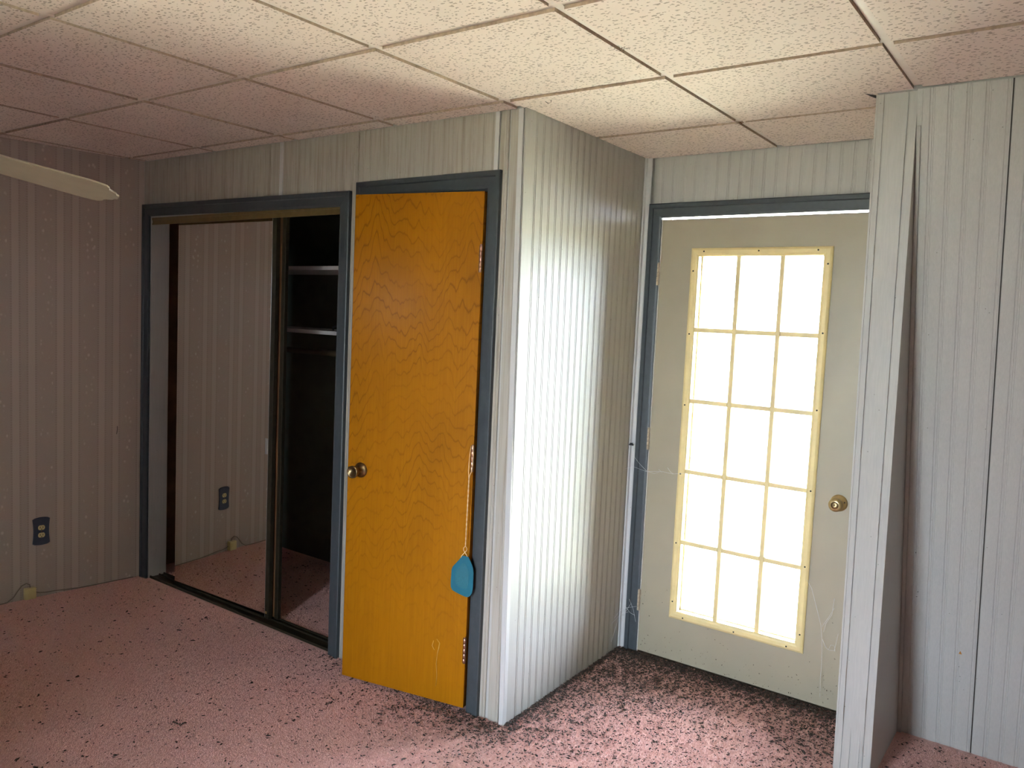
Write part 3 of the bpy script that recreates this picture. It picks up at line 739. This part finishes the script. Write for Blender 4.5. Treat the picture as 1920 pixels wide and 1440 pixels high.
# ------------------------------------------------------------------ ceiling fan (one sagging blade reaches into view)
HUB = Vector((-.64615, -1.89393, 1.95286)); AX = Vector((.3395946, .92305726, -.18066768))
fan = empty('ceiling_fan', (HUB.x, HUB.y, HUB.z-.06), 'cream ceiling fan whose sagging blade tip enters at the upper left', 'ceiling fan')
t = MB(); t.lathe([(.0, -.075), (.05, -.07), (.085, -.045), (.105, -.010), (.110, .030), (.095, .065), (.045, .085), (.013, .095), (.013, .275)], HUB, (0, 0, 1), 32); t.build('motor_housing', M_FANM, fan)
t = MB(); t.lathe([(.02, .27), (.055, .285), (.068, .325), (.068, H-HUB.z-.001)], HUB, (0, 0, 1), 28); t.build('canopy', M_FANM, fan)
out = [(.165, -.046), (.20, -.052), (.60, -.066), (.625, -.065), (.642, -.060), (.650, -.050), (.650, -.040), (.660, -.032), (.670, -.026), (.672, -.016), (.680, -.010), (.680, .010), (.672, .016), (.670, .026), (.660, .032), (.650, .040), (.650, .050), (.642, .060), (.625, .065), (.60, .066), (.20, .052), (.165, .046)]
h0 = Vector((AX.x, AX.y, 0)).normalized(); sag = math.asin(-AX.z)
for k in range(5):
    Mb = T(HUB) @ Matrix.Rotation(math.atan2(h0.y, h0.x)+k*2*PI/5, 4, 'Z') @ Matrix.Rotation(sag, 4, 'Y') @ Matrix.Rotation(math.radians(-13), 4, 'X')
    t = MB(); t.loft([(a, b, -.0025) for a, b in out], [(a, b, .0025) for a, b in out]); bl = t.build('blade', M_FAN, fan, M=Mb)
    t = MB(); t.box(.07, .22, -.016, .016, .003, .007); t.box(.19, .26, -.032, .032, .003, .006); t.build('blade_bracket', M_FANM, bl, M=Mb)

# ------------------------------------------------------------------ cobwebs and little marks
def web(name, label, strands, r=.0006):
    t = MB()
    for s in strands: t.tube(s, r, 4)
    o = t.build(name, M_WEB); tag(o, label, 'cobweb', 'cobwebs in the door alcove'); return o
yw = D-.02
web('cobweb', 'thin cobweb strand stretched from corner moulding to glazed door frame', [
    [(.006, .93, .875), (.03, yw, .885), (.10, yw, .872), (.178, yw, .884), (.232, yw, .880), (.296, yw, .893)],
    [(.02, yw, .985), (.035, yw, .93), (.06, yw, .905), (.10, yw, .875), (.14, yw, .868), (.165, yw, .880)],
    [(.205, yw, .905), (.22, yw, .888), (.236, yw, .881)], [(.16, yw, .892), (.178, yw, .880)]])
web('cobweb', 'hanging cobweb beside the lower right panes of the glazed door', [
    [(.857, yw, .531), (.878, yw, .50), (.905, yw, .42), (.925, yw, .357), (.935, yw, .291), (.940, yw, .20), (.940, yw, .133), (.944, yw, .055)],
    [(.935, yw, .30), (.950, yw, .272), (.962, yw, .262), (.985, yw, .265), (.99, yw, .30), (.995, yw, .34)],
    [(.930, yw, .35), (.955, yw, .40), (.972, yw, .44)], [(.938, yw, .33), (.945, yw, .37), (.965, yw, .41), (.97, yw, .48)], [(.962, yw, .262), (.97, yw, .285), (.985, yw, .285), (.988, yw, .262)]], .0006)
web('cobweb', 'low cobweb across the blue casing left of the glazed door', [
    [(.01, .90, .165), (.015, yw-.02, .19), (.04, yw, .205), (.09, yw, .225)], [(.006, .88, .14), (.02, yw-.01, .175), (.05, yw, .188)], [(.03, yw, .21), (.06, yw, .185), (.085, yw, .18)],
    [(.006, .89, .05), (.008, .93, .12), (.012, .95, .17)], [(.05, yw, .25), (.075, yw, .205), (.09, yw, .15)], [(.02, yw, .16), (.06, yw, .23)]])
t = MB(); t.box(.004, .024, D-.026, D-.018, .984, .990); t.box(.008, .020, D-.026, D-.020, .990, .996)
o = t.build('staple', M_BLACK); tag(o, 'small black staple on the corner moulding left of the glazed door', 'staple')
rg = random.Random(9)
def rwp(x, z): return (x, ry(z)-.001, z)
pts = [rwp(1.435, .354), rwp(1.440, .315), rwp(1.278, .774), rwp(1.29, .62), rwp(1.286, .60)]
o = flecks(pts, (0, -.96, -.27), rg, (.002, .005), 'dirt_specks', M_DEBRIS, wall_right); o['kind'] = 'stuff'
t = MB(); t.add([rwp(1.431, .407), rwp(1.442, .407), rwp(1.4365, .420), (1.436, ry(.41)-.004, .41)], [(0, 1, 3), (1, 2, 3), (2, 0, 3), (0, 2, 1)])
o = t.build('orange_chip', M_LABEL); tag(o, 'tiny orange triangular scrap stuck on the sloping wall', 'scrap')
pts = [(.006, .623, 1.134), (.012, .36, 1.143), (.006, .717, 1.566), (.02, .2, .5), (.01, .45, .6), (.006, .55, .75), (.006, .8, .9), (.006, .85, .7), (.006, .82, 1.0)]
o = flecks(pts, (1, 0, 0), rg, (.0015, .004), 'dirt_specks', M_DEBRIS, wall_alc); o['kind'] = 'stuff'
pts = [(.62+rg.gauss(0, .010), -.395+rg.gauss(0, .018), H-.001) for _ in range(40)]
o = flecks(pts, (0, 0, -1), rg, (.001, .004), 'ceiling_smudge', M_DEBRIS, ceiling); o['kind'] = 'stuff'
pts = [(.606+rg.gauss(0, .006), .532+rg.gauss(0, .008), H+.004) for _ in range(14)]
o = flecks(pts, (0, 0, -1), rg, (.002, .006), 'rust_tuft', simple('rusty_tuft', (.20, .09, .03), .9), ceiling, .8); o['kind'] = 'stuff'
t = MB(); t.add([(1.085, .33, H-.001), (1.112, .365, H-.001), (1.112, .42, H-.001), (1.100, .39, H-.001), (1.095, .37, H-.0012)], [(0, 1, 4), (1, 2, 3, 4), (0, 4, 1)])
t.build('torn_edge', M_DARK, ceiling)
for pts_ in ([(.121, -.040, H-.0005), (.126, -.034, H-.004), (.130, -.033, H-.006)], [(.150, -.048, H-.0005), (.146, -.040, H-.004), (.142, -.037, H-.006)]):
    t = MB(); t.tube(pts_, .0009, 4); t.build('hook', M_DARK, ceiling)

# ------------------------------------------------------------------ debris on the carpet
FR = Vector((-.5868, .8098)); RR = Vector((.8098, .5868)); CC = Vector((1.7525, -2.4123))
def inview(x, y, mrg=.0):
    d_ = Vector((x, y))-CC; f = d_.dot(FR); r = d_.dot(RR)
    return f > .8 and abs(r) < .66*f+.25+mrg and f > 2.05-.05*r-mrg
def on_floor(x, y):
    if y > D-.012: return False
    if x < leftx(y)+.01: return False
    if y > -.012 and x < .034*(1-max(y, 0)/D)+.005: return .11 < y < .85 and CX0 < x < CX1-.02       # closet floor
    if x < leftx(y)+.12 and -1.4 < y < 0.0: return False
    if y > -.06 and -.76 < x < -.12: return True
    if SX0-.012 < x < SX1+.012 and y > sy(0)-.01: return False
    if x >= SX1+.012 and y > ry(0)-.01: return False
    return True
def dens(x, y):
    if y > .1 and x < 0: return .05
    d = .035
    if x > 1.24: return .10*math.exp(-((y-.85)/.25)**2)+.02
    if x > .005 and y > -.3:
        dy = D-y; dx = x-.03
        d += 1.8*math.exp(-dy/.09) + .9*math.exp(-dy/.28) + (.35*math.exp(-dx/.10)+1.3*math.exp(-max(0, dx)/.022))*(y > -.03) + .14
        d += .7*math.exp(-((x-.30)/.22)**2-((y-.62)/.20)**2)
        d += .5*math.exp(-((x-1.02)/.16)**2-((y-.72)/.25)**2)
    dl = max(0, -y)
    if x > -1.4: d += (.65*math.exp(-dl/.10)+.34*math.exp(-dl/.32))*max(0, min(1, (x+1.25)/.9))*math.exp(-max(0, x-.05)/.25)
    if -.6 < x < .10: d += .9*math.exp(-max(0, dl-.08)/.07)*max(0, min(1, (x+.5)/.3))
    return d
rg = random.Random(21)
def fleck_tri(p, s, e, th, rng, V, F_):
    c, sn = math.cos(th), math.sin(th); k = len(V); x, y, z = p; h = s*rng.uniform(.3, .6)
    def q(a, b, hh): return (x+(a*c-b*sn)*s, y+(a*sn+b*c)*s, z+hh)
    V += [q(-rng.uniform(.7, 1.1), rng.uniform(-.2, .2), h*.3), q(rng.uniform(-.3, .3), e*rng.uniform(.7, 1.2), h*.25), q(rng.uniform(.7, 1.1), rng.uniform(-.25, .25), h*rng.uniform(.2, .9)), q(rng.uniform(-.3, .3), -e*rng.uniform(.7, 1.2), h*.25), q(rng.uniform(-.3, .3), 0, h), q(0, 0, -h*.15)]
    F_ += [(k, k+3, k+4), (k+3, k+2, k+4), (k+2, k+1, k+4), (k+1, k, k+4), (k, k+1, k+5), (k+1, k+2, k+5), (k+2, k+3, k+5), (k+3, k, k+5)]
V = []; F_ = []; cnt = 0; big = []
PZT = .0045
while cnt < 27000:
    x = rg.uniform(-2.65, 1.9); y = rg.uniform(-1.75, D)
    if not on_floor(x, y) or not inview(x, y, .35): continue
    if rg.random() > dens(x, y)*.55: continue
    cnt += 1
    s = min(.0105, max(.002, rg.lognormvariate(math.log(.0044), .45)))
    fleck_tri((x, y, PZT+rg.uniform(-.002, .002)), s, rg.uniform(.22, .5), rg.uniform(0, 2*PI), rg, V, F_)
for _ in range(4200):                                  # drift against the door sill and the alcove wall foot
    if rg.random() < .75: x = rg.uniform(.03, 1.10); y = D-.008-abs(rg.gauss(0, .045))
    else: y = rg.uniform(.0, .95); x = .034*(1-y/D)+.006+abs(rg.gauss(0, .012))
    if rg.random() < .25 and x > .2: y = D-.008-abs(rg.gauss(0, .09))
    fleck_tri((x, y, PZT+rg.uniform(-.001, .004)), rg.uniform(.0035, .0085), rg.uniform(.22, .5), rg.uniform(0, 2*PI), rg, V, F_)
t = MB(); t.add(V, F_); o = t.build('carpet_litter', M_DEBRIS, fixn=False)
tag(o, 'fine dark dry litter strewn over the pink carpet, thickest at the glazed door', 'litter', kind='stuff')
# larger flakes one could pick up singly
fm = []
for k in range(8):
    V = []; F_ = []
    for q in range(rg.choice((1, 2, 2, 3))):
        fleck_tri((rg.uniform(-.5, .5)*.9, rg.uniform(-.3, .3), rg.uniform(0, .15)), rg.uniform(.5, 1.0), rg.uniform(.22, .5), rg.gauss(0, .7), rg, V, F_)
    t = MB(); t.add(V, F_); fm.append(t.mesh('dry_flake', M_DEBRIS))
n = 0
while n < 280:
    x = rg.uniform(-2.5, 1.9); y = rg.uniform(-1.6, D-.02)
    if not on_floor(x, y) or not inview(x, y) or (y > .09 and x < 0): continue
    if rg.random() > min(.9, .13+dens(x, y)*.35): continue
    s = min(.017, max(.006, rg.lognormvariate(math.log(.0112), .28)))
    o = place('dry_flake', fm[n % 8], T((x, y, PZT+.001)) @ Matrix.Rotation(rg.uniform(0, 2*PI), 4, 'Z') @ Matrix.Diagonal((s, s, s*.8, 1)))
    tag(o, 'dark brown dried flake lying loose on the pink carpet', 'flake', 'loose dark flakes on the carpet'); n += 1
V = []; F_ = []
for _ in range(46): fleck_tri((-.882+rg.gauss(0, .020), -.792+rg.gauss(0, .012), PZT+rg.uniform(0, .006)), rg.uniform(.003, .007), .3, rg.uniform(0, 6.3), rg, V, F_)
t = MB(); t.add(V, F_); o = t.build('crumb_heap', M_DEBRIS, fixn=False); tag(o, 'small heap of dark crumbs on the open carpet before the closet', 'crumbs', kind='stuff')

# carpet pile fibres over the part of the floor near the view
NB = 420000
xy = np.column_stack([RNG.uniform(-2.75, 2.0, NB*3), RNG.uniform(-1.8, D-.004, NB*3)])
dx = xy[:, 0]-CC.x; dy = xy[:, 1]-CC.y; fd = dx*FR.x+dy*FR.y; rd = dx*RR.x+dy*RR.y
ok = (fd > .8) & (np.abs(rd) < .66*fd+.35) & (fd > 1.8-.05*rd)
x_, y_ = xy[:, 0], xy[:, 1]
ok &= x_ > (-L+.1036*np.minimum(y_, 0)+.004)
ok &= ~((y_ > -.004) & (x_ < .034*(1-np.maximum(y_, 0)/D)+.002) & ~((y_ > .105) & (y_ < .895) & (x_ > CX0) & (x_ < CX1)))
ok &= ~((x_ > SX0-.004) & (x_ < SX1+.004) & (y_ > sy(0)-.004))
ok &= ~((x_ >= SX1+.004) & (y_ > ry(0)-.012))
ok &= ~((x_ > CX0) & (x_ < CX1) & (y_ > .0) & (y_ < .105))
xy = xy[ok][:NB]; n = len(xy)
# nap lies in patches
nap = 2.2*np.sin(xy[:, 0]*2.1+1.3*np.sin(xy[:, 1]*1.7))+1.5*np.sin(xy[:, 1]*3.1+xy[:, 0])
th = nap*.5+RNG.normal(0, 1.1, n); w = RNG.uniform(.0009, .0018, n); hh = RNG.uniform(.004, .0075, n); ln = RNG.uniform(.002, .006, n)
ph = RNG.uniform(0, 2*np.pi, n)
P = np.empty((n, 3, 3), np.float32)
P[:, 0, 0] = xy[:, 0]-np.cos(ph)*w; P[:, 0, 1] = xy[:, 1]-np.sin(ph)*w; P[:, 0, 2] = 0
P[:, 1, 0] = xy[:, 0]+np.cos(ph)*w; P[:, 1, 1] = xy[:, 1]+np.sin(ph)*w; P[:, 1, 2] = 0
P[:, 2, 0] = xy[:, 0]+np.cos(th)*ln; P[:, 2, 1] = xy[:, 1]+np.sin(th)*ln; P[:, 2, 2] = hh
P -= np.array(WL[floor], np.float32)
me = bpy.data.meshes.new('carpet_pile'); me.vertices.add(n*3); me.vertices.foreach_set('co', P.ravel())
me.loops.add(n*3); me.loops.foreach_set('vertex_index', np.arange(n*3, dtype=np.int32))
me.polygons.add(n); me.polygons.foreach_set('loop_start', np.arange(0, n*3, 3, dtype=np.int32))
me.update(calc_edges=True); me.materials.append(M_PILE)
o = bpy.data.objects.new('carpet_pile', me); finish(o, floor); o['kind'] = 'stuff'
